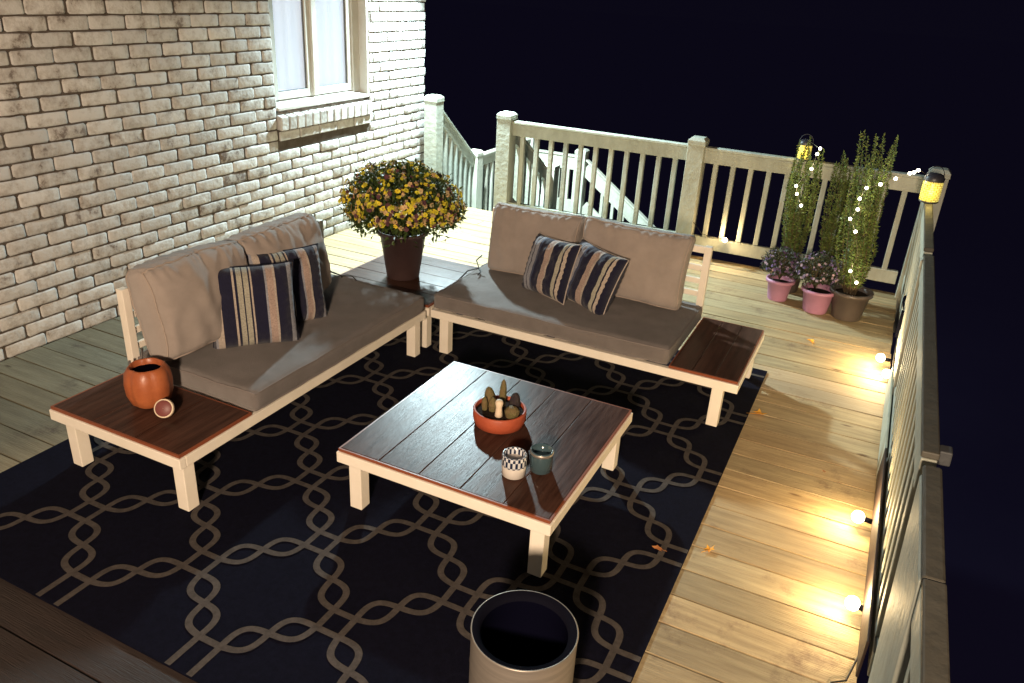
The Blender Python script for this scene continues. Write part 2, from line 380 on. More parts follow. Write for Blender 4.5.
# corner return (faces the stairs)
mo = MB()
def mortar(y0, y1, z0, z1, x=-.0075): mo.box((x - .12, y0, z0), (x, y1, z1))
mortar(-2.6, WY0 + .003, 0, 3.3); mortar(WY1 - .003, 3.84, 0, 3.3); mortar(WY0 + .003, WY1 - .003, 0, .80); mortar(WY0 + .003, WY1 - .003, WZ1, 3.3)
wall = wm.build('wall', M['brick'], house)
mo.build('mortar', M['mortar'], wall)
for_body = MB(); for_body.box((-6, -2.6, -2.4), (-.132, 3.82, 3.3)); 
for_body.build('house_body', M['mortar'], house)
# rowlock sill
sl = MB(); n = 13
for i in range(n):
    y0 = WY0 + .012 + i * (WY1 - WY0 - .01) / n; y1 = y0 + (WY1 - WY0) / n - .012
    j = R.uniform(-.003, .003)
    vs = [(x, y, z) for (x, z) in ((-.10, .86), (-.10, .965), (.028 + j, .845), (.032 + j, .935)) for y in (y0, y1)]
    sl.add(vs, [(0, 1, 5, 4), (2, 6, 7, 3), (4, 5, 7, 6), (0, 4, 6, 2), (1, 3, 7, 5), (0, 2, 3, 1)], 0, (R.uniform(.82, 1), .1 + R.uniform(-.05, .03), 0))
for i in range(5):
    y0 = WY0 + .01 + i * .206; sl.box((-.05, y0, .777), (.010 + R.uniform(-.003, .003), min(y0 + .196, WY1 - .01), .838), 0, (.95, .09, 0))
sill = sl.build('brick_sill', M['brick'], house, bevel=.006)
ms = MB(); ms.box((-.11, WY0 + .006, .775), (.0005, WY1 - .006, .85)); ms.build('mortar', M['mortar'], sill)
ms = MB(); vs = [(x, y, z) for (x, z) in ((-.10, .862), (-.10, .955), (.018, .848), (.021, .927)) for y in (WY0 + .014, WY1 - .014)]
ms.add(vs, [(0, 1, 5, 4), (2, 6, 7, 3), (4, 5, 7, 6), (0, 4, 6, 2), (1, 3, 7, 5), (0, 2, 3, 1)]); ms.build('mortar', M['mortar'], sill)
# window
win = thing('window', '', 'x'); del win['label'], win['category']; win.parent = house
def pb(name, a, c, m, bev=.003):
    q = MB(); q.box(a, c); return q.build(name, m, win, bevel=bev)
fr = MB()
fr.box((-.125, WY0, .972), (-.012, WY0 + .022, WZ1)); fr.box((-.125, WY1 - .022, .972), (-.004, WY1, WZ1))        # jamb liners
fr.box((-.13, WY0 + .022, 1.0), (-.075, WY0 + .085, WZ1 - .06)); fr.box((-.13, WY1 - .1, 1.0), (-.075, WY1 - .022, WZ1 - .06))
fr.box((-.13, WY0 + .022, WZ1 - .06), (-.07, WY1 - .022, WZ1))
fr.build('frame', M['trim'], win, bevel=.003)
q = MB(); q.add([(-.13, WY0 + .022, .972), (-.13, WY1 - .022, .972), (.0, WY1 - .022, .970), (.0, WY0 + .022, .970), (-.13, WY0 + .022, 1.02), (-.13, WY1 - .022, 1.02), (.0, WY1 - .022, .990), (.0, WY0 + .022, .990)],
    [(3, 2, 1, 0), (4, 5, 6, 7), (3, 7, 6, 2), (0, 4, 7, 3), (1, 2, 6, 5), (0, 1, 5, 4)])
q.build('window_ledge', M['trim'], win, bevel=.003)
s0, s1 = WY0 + .085, WY1 - .1; mid = 2.497
for (a, c) in ((s0, mid - .012), (mid + .012, s1)):
    q = MB(); t = .048; za, zb = 1.022, WZ1 - .06
    q.box((-.125, a, za), (-.088, a + t, zb)); q.box((-.125, c - t, za), (-.088, c, zb)); q.box((-.125, a + t, za), (-.09, c - t, za + .05)); q.box((-.125, a + t, zb - .05), (-.09, c - t, zb))
    sash = q.build('sash', M['trim'], win, bevel=.003)
    q = MB(); q.box((-.104, a + t, za + .05), (-.099, a + t + .007, zb - .05)); q.box((-.104, c - t - .009, za + .05), (-.099, c - t, zb - .05)); q.box((-.104, a + t + .007, za + .05), (-.099, c - t - .009, za + .056)); q.build('gasket', M['gasket'], sash)
    q = MB(); q.box((-.109, a + t - .004, za + .046), (-.105, c - t + .004, zb - .046)); q.build('pane', M['pane'], sash)
    q = MB(); q.box((-.124, a + t - .01, za + .04), (-.119, c - t + .01, zb - .04)); q.build('blind', M['blind'], sash)
q = MB(); q.box((-.122, mid - .0115, 1.022), (-.072, mid + .0115, WZ1 - .06)); q.build('mullion', M['trim'], win, bevel=.003)

# ------------------------------------------------------------------ railings
PW = .12; HT = .89; RT = .828
def post(root, x, y, z0=-.25, zt=HT, w=PW, rnd=.012):
    q = MB(); h = w / 2; c = .016
    pr = [(h, z0), (h, zt - .055), (h + .004, zt - .052), (h + .004, zt - .02), (h - .016, zt)]
    vs = []; 
    for (r, z) in pr: vs += [(sx * r, sy * r, z) for sx, sy in ((-1, -1), (1, -1), (1, 1), (-1, 1))]
    fs = [(i * 4 + k, i * 4 + (k + 1) % 4, (i + 1) * 4 + (k + 1) % 4, (i + 1) * 4 + k) for i in range(4) for k in range(4)] + [(16, 17, 18, 19), (3, 2, 1, 0)]
    q.add(vs, fs, 0, rt(.9, 1.05, .02)); return q.build('post', M['rail'], root, bevel=.005, loc=(x, y, 0))
def rail_run(root, p, q, n, zt0=RT, zt1=RT, zb0=.08, zb1=.08, hgt=.092, capw=.066, capt=None, bw_=.034):
    """top and bottom rails (2x4 on edge plus a thin cap) from post to post with n balusters"""
    P, Q = Vector((*p, 0)), Vector((*q, 0)); d = (Q - P).normalized(); sd = Vector((d.y, -d.x, 0))
    a, c = P + d * PW / 2, Q - d * PW / 2; tl = (c - a).length
    dz = zt1 - zt0
    o = MB()
    o.beam(a + Vector((0, 0, zt0 - hgt / 2 - .02)), c + Vector((0, 0, zt1 - hgt / 2 - .02)), .038, hgt, 0, rt(.92, 1.04, .02))
    o.beam(a + Vector((0, 0, zt0 - .0085)), c + Vector((0, 0, zt1 - .0085)), capw, .019, 0, capt or rt(.98, 1.08, .02))
    o.build('top_rail', M['rail'], root, bevel=.004)
    o = MB(); o.beam(a + Vector((0, 0, zb0 + hgt / 2)), c + Vector((0, 0, zb1 + hgt / 2)), .038, hgt, 0, rt(.92, 1.04, .02)); o.build('bottom_rail', M['rail'], root, bevel=.004)
    for i in range(n):
        t = (i + .72) / (n + .44); B = a + (c - a) * t
        zt = zt0 + dz * t - hgt * .55; zb = zb0 + (zb1 - zb0) * t + hgt * .9
        o = MB(); o.beam(B + Vector((0, 0, zb - .0)), B + Vector((0, 0, zt - .0)), .034, bw_, 0, rt(.88, 1.05, .03), up=(d.x, d.y, 0))
        o.build('baluster', M['rail'], root, bevel=.003)
BY = 3.665; S = 1.549
back = thing('deck_railing', 'long painted wooden railing along the back edge, behind the right sofa', 'railing')
for i in range(3): post(back, .613 - S * i if i else .64, BY)
rail_run(back, (.593 - 2 * S + .02, BY), (.593 - S + .02, BY), 11)
rail_run(back, (.593 - S + .02, BY), (.62, BY), 11)
RX = .628
right = thing('deck_railing', 'railing running down the right side of the deck beside the warm bulbs', 'railing')
LEAN = .055
ys = [BY, 1.78, -.12]
for y in ys[1:2]: post(right, RX, y, zt=RT - .02, w=.05)
rail_run(right, (RX, BY), (RX, ys[1]), 13, capw=.042, capt=(.17, .15, .14), bw_=.046)
rail_run(right, (RX, ys[1]), (RX, -.20), 14, capw=.042, capt=(.17, .15, .14), bw_=.046)
q = MB(); q.box((.608, -.64, -.2), (.648, -.215, RT - .02), 0, rt()); q.box((.611, -.653, RT - .019), (.653, -.200, RT - .0005), 0, (.17, .15, .14))
q.build('wide_post', M['rail'], right, bevel=.006)
q = MB(); q.box((.612, -3.4, RT - .019), (.654, -.655, RT), 0, (.17, .15, .14)); q.box((.612, -3.4, RT - .112), (.65, -.655, RT - .02)); q.build('top_rail', M['rail'], right, bevel=.004)
q = MB(); q.box((.612, -3.4, .08), (.65, -.655, .172), 0, rt()); q.build('bottom_rail', M['rail'], right, bevel=.004)
for i in range(18):
    y = -.76 - i * .13; q = MB(); q.box((.614, y - .017, .172), (.648, y + .017, RT - .112), 0, rt()); q.build('baluster', M['rail'], right, bevel=.003)
q = MB(); q.box((.650, -.10, RT - .05), (.680, -.06, RT - .01), 0, (.13, .13, .16)); q.build('outer_bracket', M['rail'], right, bevel=.004)
q = MB(); q.box((.580, -.12, .045), (.588, 1.06, .185)); right.matrix_world = Matrix.Translation((.6, 0, 0)) @ Matrix.Rotation(-LEAN, 4, 'Y') @ Matrix.Translation((-.6, 0, 0))
tag(q.build('brown_board', M['brownboard'], None, bevel=.003), 'narrow dark brown board fixed low along the right railing', 'board')
q = MB(); q.box((.583, 1.09, .012), (.594, 2.02, .15), 0, (1.15, 1.12, 1.05)); tag(q.build('kick_board', M['rail'], None, bevel=.003), 'pale board at the foot of the right railing below the paired bulbs', 'board')

# stairs off the back left corner: a flight straight back, a landing, a flight to the right
stairs = thing('wooden_stairs', 'deck stairs leading down behind the brick corner to a small landing', 'stairs')
LZ = -.68
for i in range(3):
    z = -.17 * (i + 1); y = 3.87 + i * .28
    q = MB(); q.box((-W + .03, y, z - .035), (-2.50, y + .275, z), 0, rt()); q.build('tread', M['rail'], stairs, bevel=.004)
for i in range(9):
    q = MB(); y = 4.72 + i * .143; q.box((-W - .05, y, LZ - .035), (-2.3, y + .137, LZ), 0, rt(.95, 1.1)); q.build('landing_board', M['rail'], stairs, bevel=.004)
for i in range(5):
    x = -2.3 + i * .28; z = LZ - .17 * (i + 1)
    q = MB(); q.box((x, 4.74, z - .035), (x + .275, 5.98, z), 0, rt()); q.build('tread', M['rail'], stairs, bevel=.004)
for x in (-3.34, -2.50):
    q = MB(); q.beam((x, 3.88, -.22), (x, 4.78, -.79), .04, .26, 0, rt()); q.build('stringer', M['rail'], stairs, bevel=.004)
for y in (4.74, 5.98):
    q = MB(); q.beam((-2.25, y, LZ - .16), (-.9, y, LZ - 1.0), .04, .26, 0, rt()); q.build('stringer', M['rail'], stairs, bevel=.004)
sr = thing('stair_railing', 'stair railing beside the brick corner, stepping down to the landing', 'railing')
post(sr, -3.225, 3.76, -.3, .935); post(sr, -3.33, 4.72, -1.6, .32); post(sr, -3.33, 6.02, -1.6, .34)
P2 = (-2.70, 6.02)
rail_run(sr, (-3.225, 3.76), (-3.33, 4.72), 7, .84, .27, .16, -.42)
rail_run(sr, (-3.33, 4.72), (-3.33, 6.02), 10, .26, .26, -.56, -.56)
ld = thing('landing_railing', 'brightly lit railing at the far side of the landing, seen through the balusters', 'railing')
post(ld, P2[0], P2[1], -1.6, .22)
rail_run(ld, (-3.33, 6.02), P2, 4, .14, .14, -.50, -.50, hgt=.14)
rail_run(ld, P2, (-1.35, 6.02), 9, .12, -.78, -.5, -1.42, hgt=.16)
nr = thing('stair_railing', 'near stair railing sloping down behind the left end of the back railing', 'railing')
post(nr, -2.52, 4.74, -1.6, .30)
rail_run(nr, (-2.52, BY + .05), (-2.52, 4.74), 7, .80, .22, .12, -.46)

# ------------------------------------------------------------------ rug
rg = MB(); X0, X1, Y0, Y1 = -2.47, 0.0, -1.015, 1.91
nx, ny = 26, 30
vs = []; 
for j in range(ny + 1):
    for i in range(nx + 1):
        x = X0 + (X1 - X0) * i / nx; y = Y0 + (Y1 - Y0) * j / ny
        vs.append((x, y, .008 + .0012 * noise.noise(Vector((x * 2, y * 2, 0)))))
rg.add(vs, [(j * (nx + 1) + i, j * (nx + 1) + i + 1, (j + 1) * (nx + 1) + i + 1, (j + 1) * (nx + 1) + i) for j in range(ny) for i in range(nx)], smooth=True)
for a, c in (((X0, Y0, .0025), (X1, Y0 + .006, .0075)), ((X0, Y1 - .006, .0025), (X1, Y1, .0075)), ((X0, Y0, .0025), (X0 + .006, Y1, .0075)), ((X1 - .006, Y0, .0025), (X1, Y1, .0075))): rg.box(a, c)
DX, DY = .556, .56; HS = .042; LW = .022
def ribbon(pts, w, z):
    vs = []; out = []
    for i, p in enumerate(pts):
        d = Vector(pts[min(i + 1, len(pts) - 1)]) - Vector(pts[max(i - 1, 0)]); d.normalize(); nn = Vector((-d.y, d.x))
        for s_ in (-1, 1):
            vs.append((p[0] + nn.x * s_ * w / 2, p[1] + nn.y * s_ * w / 2, z))
    fs = []
    for i in range(len(pts) - 1):
        cs = [vs[2 * i], vs[2 * i + 1], vs[2 * i + 3], vs[2 * i + 2]]
        if all(X0 + .001 < c_[0] < X1 - .001 and Y0 + .001 < c_[1] < Y1 - .001 for c_ in cs): fs.append((2 * i, 2 * i + 2, 2 * i + 3, 2 * i + 1))
    rg.add(vs, fs, 1, smooth=False)
for r_i in range(-2, 12):
    for c_i in range(-7, 4):
        x = -.598 + DX * c_i + (DX / 2 if r_i % 2 else 0); y = -.375 + DY / 2 * r_i
        z = .0098
        if x > X1 or x < X0: continue
        low = y < -.9; rgt = x > -.1; top = y > Y1 - .1; lft = x < X0 + .1
        xa, xb = (X0 + .002 if lft else x - HS), (X1 - .002 if rgt else x + HS)
        ya, yb = (Y0 + .002 if low else y - HS), (Y1 - .002 if top else y + HS)
        for s_ in (-1, 1):
            if not (low and s_ < 0) and not (top and s_ > 0): ribbon([(xa + t * (xb - xa) / 6, y + s_ * HS) for t in range(7)], LW, z)
            if not (rgt and s_ > 0) and not (lft and s_ < 0): ribbon([(x + s_ * HS, ya + t * (yb - ya) / 6) for t in range(7)], LW, z + .0003)
        for sx in (1, -1):
            if rgt and sx > 0: continue
            a = Vector((x + sx * HS, y + HS)); c = Vector((x + sx * (DX / 2 - HS), y + DY / 2 - HS)); d = c - a; nn = Vector((-d.y, d.x)).normalized()
            bow = nn * .012 * sx
            for s_ in (1, -1):
                zz = .0106 + (.0003 if s_ > 0 else 0) + (.0006 if sx > 0 else 0)
                ribbon([tuple(a + d * t / 28 + nn * s_ * .040 * math.sin(2 * PI * t / 28) + bow * math.sin(PI * t / 28)) for t in range(29)], LW, zz)
tag(rg.build('area_rug', [M['rug'], M['rug_line']]), 'navy outdoor rug with interlaced taupe rope trellis pattern under the coffee table', 'rug')

# ------------------------------------------------------------------ tables and platforms
def legs(root, pts, top, w=.052, mt=M['cream']):
    for (x, y) in pts:
        q = MB(); q.box((x - w / 2, y - w / 2, .0095), (x + w / 2, y + w / 2, top)); q.build('leg', mt, root, bevel=.003)
def apron(root, x0, x1, y0, y1, z0, z1, t=.028, cross=()):
    q = MB(); q.box((x0, y0, z0), (x1, y0 + t, z1)); q.box((x0, y1 - t, z0), (x1, y1, z1)); q.box((x0, y0 + t, z0), (x0 + t, y1 - t, z1)); q.box((x1 - t, y0 + t, z0), (x1, y1 - t, z1))
    for x in cross: q.box((x - t / 2, y0 + t, z0), (x + t / 2, y1 - t, z1))
    return q.build('frame', mt_cream, root, bevel=.003)
mt_cream = M['cream']
def planks(root, x0, x1, y0, y1, z, n, along='y', th=.014, name='tabletop'):
    q = MB(); g_ = .0022
    for i in range(n):
        if along == 'y':
            w = (x1 - x0) / n; q.box((x0 + i * w + g_ / 2, y0, z - th), (x0 + (i + 1) * w - g_ / 2, y1, z + R.uniform(-.0004, .0004)), 0)
        else:
            w = (y1 - y0) / n; q.box((x0, y0 + i * w + g_ / 2, z - th), (x1, y0 + (i + 1) * w - g_ / 2, z + R.uniform(-.0004, .0004)), 0)
    return q.build(name, M['table'] if along == 'y' else M['table_x'], root, bevel=.002)
def edging(root, x0, x1, y0, y1, z, t=.006):
    q = MB(); zz = (z - .013, z - .001)
    q.box((x0 - t, y0 - t, zz[0]), (x1 + t, y0, zz[1])); q.box((x0 - t, y1, zz[0]), (x1 + t, y1 + t, zz[1]))
    q.box((x0 - t, y0, zz[0]), (x0, y1, zz[1])); q.box((x1, y0, zz[0]), (x1 + t, y1, zz[1])); q.build('tabletop_edge', M['edge'], root)
TH = .274
ct = thing('coffee_table', 'low square coffee table with dark plank top and cream frame on the rug', 'coffee table')
tx0, tx1, ty0, ty1 = -1.223, -.377, -.190, .655
apron(ct, tx0, tx1, ty0, ty1, TH - .058, TH - .015)
planks(ct, tx0 + .012, tx1 - .012, ty0 + .012, ty1 - .012, TH, 5); edging(ct, tx0 + .012, tx1 - .012, ty0 + .012, ty1 - .012, TH)
i_ = .056; legs(ct, [(tx0 + i_, ty0 + i_), (tx1 - i_, ty0 + i_), (tx0 + i_, ty1 - i_), (tx1 - i_, ty1 - i_)], TH - .062)

FH = .268
ls = thing('platform_sofa', 'left platform sofa with cream frame standing in front of the brick wall', 'sofa')
lx0, lx1, ly0, ly1 = -2.335, -1.655, -.505, 1.115
apron(ls, lx0, lx1, ly0, ly1, FH - .058, FH - .015)
planks(ls, lx0 + .012, lx1 - .012, ly0 + .012, -.15, FH, 3, 'y', name='end_table_top'); edging(ls, lx0 + .012, lx1 - .012, ly0 + .012, -.15, FH)
q = MB()
for i in range(9): q.box((lx0 + .03, -.10 + i * .13, FH - .035), (lx1 - .03, -.10 + i * .13 + .07, FH - .016))
q.build('seat_slats', M['cream'], ls)
legs(ls, [(lx0 + .07, ly0 + .05), (lx1 - .045, ly0 + .05), (lx1 - .045, ly1 - .05), (lx0 + .07, ly1 - .05)], FH - .058)
def back_frame(root, pts, z0, z1, ax):
    (xa, ya), (xb, yb) = pts
    for (x, y) in pts:
        q = MB(); q.box((x - .018, y - .018, z0), (x + .018, y + .018, z1)); q.build('back_post', M['cream'], root, bevel=.003)
    for zz in (z1 - .022, z1 - .12, z1 - .19, z1 - .26):
        q = MB(); h = .036 if zz == z1 - .022 else .030
        q.beam((xa, ya, zz), (xb, yb, zz), .016, h); q.build('back_slat', M['cream'], root, bevel=.003)
back_frame(ls, ((lx0 + .03, -.13), (lx0 + .03, ly1 - .03)), FH - .014, .635, 'y')
rs = thing('platform_sofa', 'platform sofa with cream frame standing below the back railing', 'sofa')
rx0, rx1, ry0, ry1 = -1.645, -.045, 1.145, 1.835
apron(rs, rx0, rx1, ry0, ry1, FH - .058, FH - .015)
planks(rs, -.362, rx1 - .012, ry0 + .012, ry1 - .012, FH, 3, 'y', name='end_table_top'); edging(rs, -.362, rx1 - .012, ry0 + .012, ry1 - .012, FH)
q = MB()
for i in range(9): q.box((-1.60 + i * .13, ry0 + .03, FH - .035), (-1.60 + i * .13 + .07, ry1 - .03, FH - .016))
q.build('seat_slats', M['cream'], rs)
legs(rs, [(rx0 + .07, ry0 + .045), (rx1 - .09, ry0 + .045), (rx1 - .05, ry1 - .05), (rx0 + .07, ry1 - .05)], FH - .058)
back_frame(rs, ((rx0 + .03, ry1 - .03), (-.395, ry1 - .03)), FH - .014, .66, 'x')
cn = thing('corner_table', 'dark plank corner table between the two sofas under the yellow mum', 'side table')
cx0, cx1, cy0, cy1 = -2.335, -1.660, 1.150, 1.845
apron(cn, cx0, cx1, cy0, cy1, FH - .058, FH - .015)
planks(cn, cx0 + .012, cx1 - .012, cy0 + .012, cy1 - .012, FH, 5, 'x'); edging(cn, cx0 + .012, cx1 - .012, cy0 + .012, cy1 - .012, FH)
legs(cn, [(cx1 - .05, cy0 + .045), (cx0 + .05, cy0 + .05), (cx0 + .05, cy1 - .05), (cx1 - .05, cy1 - .05)], FH - .058)

# ------------------------------------------------------------------ cushions
def cushion(name, w, d, h, mt, loc, rot, label, cat, bulge=.12, rad=.035, wr=.004, seed=0, pinch=0, group=None, n=30, seam=True, sag=None, top_wr=0):
    """boxy upholstered cushion, w x d big face, h thick; local z is the thickness"""
    q = MB(); nu, nv_, nw = n, max(8, int(n * d / w)), 6
    def shape(p):
        x, y, z = p
        X, Y, Z = x * w / 2, y * d / 2, z * h / 2
        r = min(rad, h / 2 * .98)
        ix = max(-w / 2 + r, min(w / 2 - r, X)); iy = max(-d / 2 + r, min(d / 2 - r, Y)); iz = max(-h / 2 + r, min(h / 2 - r, Z))
        v = Vector((X - ix, Y - iy, Z - iz))
        if v.length > 1e-7: v = v.normalized() * r
        P = Vector((ix, iy, iz)) + v
        bx, by = math.cos(PI / 2 * x) ** .6 if abs(x) < 1 else 0, math.cos(PI / 2 * y) ** .6 if abs(y) < 1 else 0
        P.z += (1 if z > 0 else -1) * abs(z) * bulge * h * bx * by
        # soft side bulge / pinched corners
        P.x *= 1 - pinch * (1 - y * y); P.y *= 1 - pinch * .8 * (1 - x * x); P.z *= 1 - pinch * 9 * (x * y) ** 4
        e = max(abs(x), abs(y))
        nz = noise.noise(Vector((X * 5 + seed, Y * 5, Z * 5 + seed * 2))) * wr * 2 + noise.noise(Vector((X * 16 + seed, Y * 14, Z * 9))) * wr
        P += Vector((0, 0, (1 if z > 0 else -1) * nz * abs(z)))
        # gathers along the seams
        gt = max(0, (e - .80) / .2)
        P.z += gt * (1 - gt * .5) * .0028 * math.sin((X if abs(y) > abs(x) else Y) * 150 + seed * 3 + 4 * noise.noise(Vector((X * 9, Y * 9, seed)))) * (1 if z > 0 else -1)
        if top_wr and y > .55:
            tt = (y - .55) / .45
            P.y += top_wr * tt * (math.sin(X * 120 + 9 * noise.noise(Vector((X * 9, Z * 9, seed)))) * .4 - .2)
            P.z += top_wr * tt * math.sin(X * 120 + 1.2 + 9 * noise.noise(Vector((X * 9, Y * 4, seed)))) * .5
        if sag: P.y += sag * (x * x - .4) * max(0, y)
        return P
    def face(fn, a, c):
        vs = [shape(fn(-1 + 2 * i / a, -1 + 2 * j / c)) for j in range(c + 1) for i in range(a + 1)]
        q.add(vs, [(j * (a + 1) + i, j * (a + 1) + i + 1, (j + 1) * (a + 1) + i + 1, (j + 1) * (a + 1) + i) for j in range(c) for i in range(a)], smooth=True)
    face(lambda s, t: (s, t, 1), nu * 2, nv_ * 2); face(lambda s, t: (s, -t, -1), nu, nv_)
    face(lambda s, t: (s, -1, t), nu * 2, nw); face(lambda s, t: (-s, 1, t), nu * 2, nw)
    face(lambda s, t: (1, s, t), nv_ * 2, nw); face(lambda s, t: (-1, -s, t), nv_ * 2, nw)
    o = q.build(name, mt)
    bm = bmesh.new(); bm.from_mesh(o.data); bmesh.ops.remove_doubles(bm, verts=bm.verts, dist=.0004); bmesh.ops.recalc_face_normals(bm, faces=bm.faces); bm.to_mesh(o.data); bm.free()
    o.matrix_world = Matrix.Translation(loc) @ rot
    tag(o, label, cat, group)
    if seam:
        s = MB(); r = rad * .30
        for z in (1, -1):
            pts = []
            k = 1 - .0
            ring = [(t, -1) for t in [-1 + i / 14 for i in range(28)]] + [(1, t) for t in [-1 + i / 12 for i in range(24)]] + [(-t, 1) for t in [-1 + i / 14 for i in range(28)]] + [(-1, -t) for t in [-1 + i / 12 for i in range(24)]]
            for (x, y) in ring: 
                P = shape((x, y, z * .93)); pts.append(P)
            pts.append(pts[0]); s.tube(pts, .0042, 6, cap=False)
        s.build('piping', M['seat_piping'] if name == 'seat_cushion' else M['piping'], o)
    return o
I3 = Matrix.Identity(4)
SZ = .355
# seat cushions
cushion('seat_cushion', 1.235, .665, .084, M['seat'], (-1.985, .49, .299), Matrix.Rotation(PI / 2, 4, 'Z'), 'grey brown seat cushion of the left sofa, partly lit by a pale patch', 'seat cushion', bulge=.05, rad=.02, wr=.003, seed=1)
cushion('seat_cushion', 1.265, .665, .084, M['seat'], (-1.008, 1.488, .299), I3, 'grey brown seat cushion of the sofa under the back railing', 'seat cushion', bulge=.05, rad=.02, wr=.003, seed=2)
def stand(nx_, tilt, yaw=0, roll=0):
    """local x -> along the sofa, local y -> up, local z -> out of the back, towards the sitter; nx_: azimuth of the outward normal"""
    n_ = Vector((math.cos(nx_), math.sin(nx_), 0)); up = Vector((0, 0, 1)); x_ = up.cross(n_)
    base = Matrix((x_, up, n_)).transposed().to_4x4()
    return base @ Matrix.Rotation(-tilt, 4, 'X') @ Matrix.Rotation(roll, 4, 'Z')
E_ = 0.0
cushion('back_cushion', .53, .40, .16, M['back'], (-2.165, .105, .550), stand(0, math.radians(13), roll=math.radians(-1)), 'taupe back cushion on the left sofa nearest the orange pot', 'back cushion', bulge=.34, rad=.04, wr=.011, seed=3, pinch=.04, top_wr=.007, sag=-.02)
cushion('back_cushion', .53, .40, .16, M['back'], (-2.165, .615, .550), stand(0, math.radians(13), roll=math.radians(1)), 'taupe back cushion on the left sofa nearest the yellow mum', 'back cushion', bulge=.34, rad=.04, wr=.011, seed=4, pinch=.04, top_wr=.009, sag=-.01)
cushion('back_cushion', .545, .385, .14, M['back'], (-1.312, 1.70, .532), stand(-PI / 2 - .05, math.radians(12), roll=math.radians(1.5)), 'taupe back cushion at the left end of the sofa below the back railing', 'back cushion', bulge=.26, rad=.034, wr=.009, seed=5, pinch=.06, top_wr=.006, sag=.0)
cushion('back_cushion', .585, .395, .15, M['back'], (-.748, 1.685, .538), stand(-PI / 2 + .05, math.radians(13), roll=math.radians(-1.5)), 'taupe back cushion at the right end of the sofa next to the end table', 'back cushion', bulge=.26, rad=.034, wr=.009, seed=6, pinch=.06, top_wr=.006)
def pillow(loc, rot, label, mt, s=.42, t=.15, seed=0, edge=True, group=None):
    q = MB(); n = 44
    for z in (1, -1):
        vs = []
        for j in range(n + 1):
            for i in range(n + 1):
                u, v = -1 + 2 * i / n, -1 + 2 * j / n
                k = 1 - .07 * (1 - abs(u) ** 2.5) * abs(v) ** 3; k2 = 1 - .07 * (1 - abs(v) ** 2.5) * abs(u) ** 3
                th = max(0, (1 - u ** 4)) ** .5 * max(0, (1 - v ** 4)) ** .5
                wz = (noise.noise(Vector((u * 3 + seed, v * 3, z))) * .010 + noise.noise(Vector((u * 8 + seed, v * 8, z))) * .004) * th
                eg = max(0, max(abs(u), abs(v)) - .72) / .28
                wz += .003 * eg * (1 - eg) * 4 * math.sin((u if abs(v) > abs(u) else v) * 34 + seed)
                vs.append((u * s / 2 * k2, v * s / 2 * k, z * (t / 2 * th + wz)))
        fs = [(j * (n + 1) + i, j * (n + 1) + i + 1, (j + 1) * (n + 1) + i + 1, (j + 1) * (n + 1) + i) for j in range(n) for i in range(n)]
        if z < 0: fs = [tuple(reversed(f)) for f in fs]
        q.add(vs, fs, 0 if z > 0 else 1, smooth=True)
    o = q.build('throw_pillow', [mt, mt if edge else M['navy']])
    bm = bmesh.new(); bm.from_mesh(o.data); bmesh.ops.remove_doubles(bm, verts=bm.verts, dist=.0005); bm.to_mesh(o.data); bm.free()
    o.matrix_world = Matrix.Translation(loc) @ rot
    tag(o, label, 'throw pillow', group)
    e = MB(); ring = []
    for a, c in (((-1, -1), (1, -1)), ((1, -1), (1, 1)), ((1, 1), (-1, 1)), ((-1, 1), (-1, -1))):
        for i in range(16):
            u = a[0] + (c[0] - a[0]) * i / 16; v = a[1] + (c[1] - a[1]) * i / 16
            k = 1 - .07 * (1 - abs(u) ** 2.5) * abs(v) ** 3; k2 = 1 - .07 * (1 - abs(v) ** 2.5) * abs(u) ** 3
            ring.append((u * s / 2 * k2, v * s / 2 * k, 0))
    ring.append(ring[0]); e.tube(ring, .0035, 5, cap=False); e.build('piping', M['fringe'] if seed > 10 else M['navy'], o)
    return o
pillow((-1.99, .250, .503), stand(math.radians(-42), math.radians(14), roll=math.radians(0)), 'navy and tan striped pillow in front of the pair on the left sofa', M['stripe'], .365, .16, 1, edge=False)
pillow((-2.02, .50, .502), stand(math.radians(-22), math.radians(16), roll=math.radians(-3)), 'striped pillow tucked half behind the front one on the left sofa', M['stripe'], .36, .13, 2, edge=False)
pillow((-1.13, 1.50, .485), stand(math.radians(-114), math.radians(20), roll=math.radians(3)), 'striped pillow on the left of the pair leaning on the sofa under the railing', M['stripe2'], .315, .15, 11)
pillow((-.895, 1.49, .480), stand(math.radians(-112), math.radians(22), roll=math.radians(-5)), 'striped pillow on the right of the pair, tilted towards the end table', M['stripe2'], .325, .16, 12)
# cushion ties
tie = MB(); tie.tube([(-1.60, 1.62, .43), (-1.625, 1.60, .40), (-1.60, 1.585, .362), (-1.64, 1.53, .356), (-1.70, 1.49, .275)], .004, 6); tie.tube([(-1.60, 1.585, .36), (-1.57, 1.55, .358), (-1.56, 1.50, .357)], .004, 6)
tag(tie.build('cushion_tie', M['cord_dark']), 'dark cushion tie string trailing at the left end of the back railing sofa', 'tie')
tie = MB(); tie.tube([(-2.18, 1.0, .40), (-2.15, 1.06, .362), (-2.10, 1.09, .36), (-2.05, 1.11, .30)], .004, 6); tie.tube([(-2.15, 1.06, .362), (-2.19, 1.13, .30), (-2.17, 1.18, .275)], .004, 6)
tag(tie.build('cushion_tie', M['cord_dark']), 'dark cushion tie string on the left sofa beside the corner table', 'tie')
tie = MB(); tie.tube([(-2.22, -.15, .40), (-2.18, -.19, .37), (-2.14, -.20, .34), (-2.16, -.24, .30), (-2.21, -.235, .31), (-2.24, -.20, .36)], .005, 6)
tag(tie.build('cushion_tie', M['seat']), 'looped grey cushion tie behind the orange pot', 'tie')

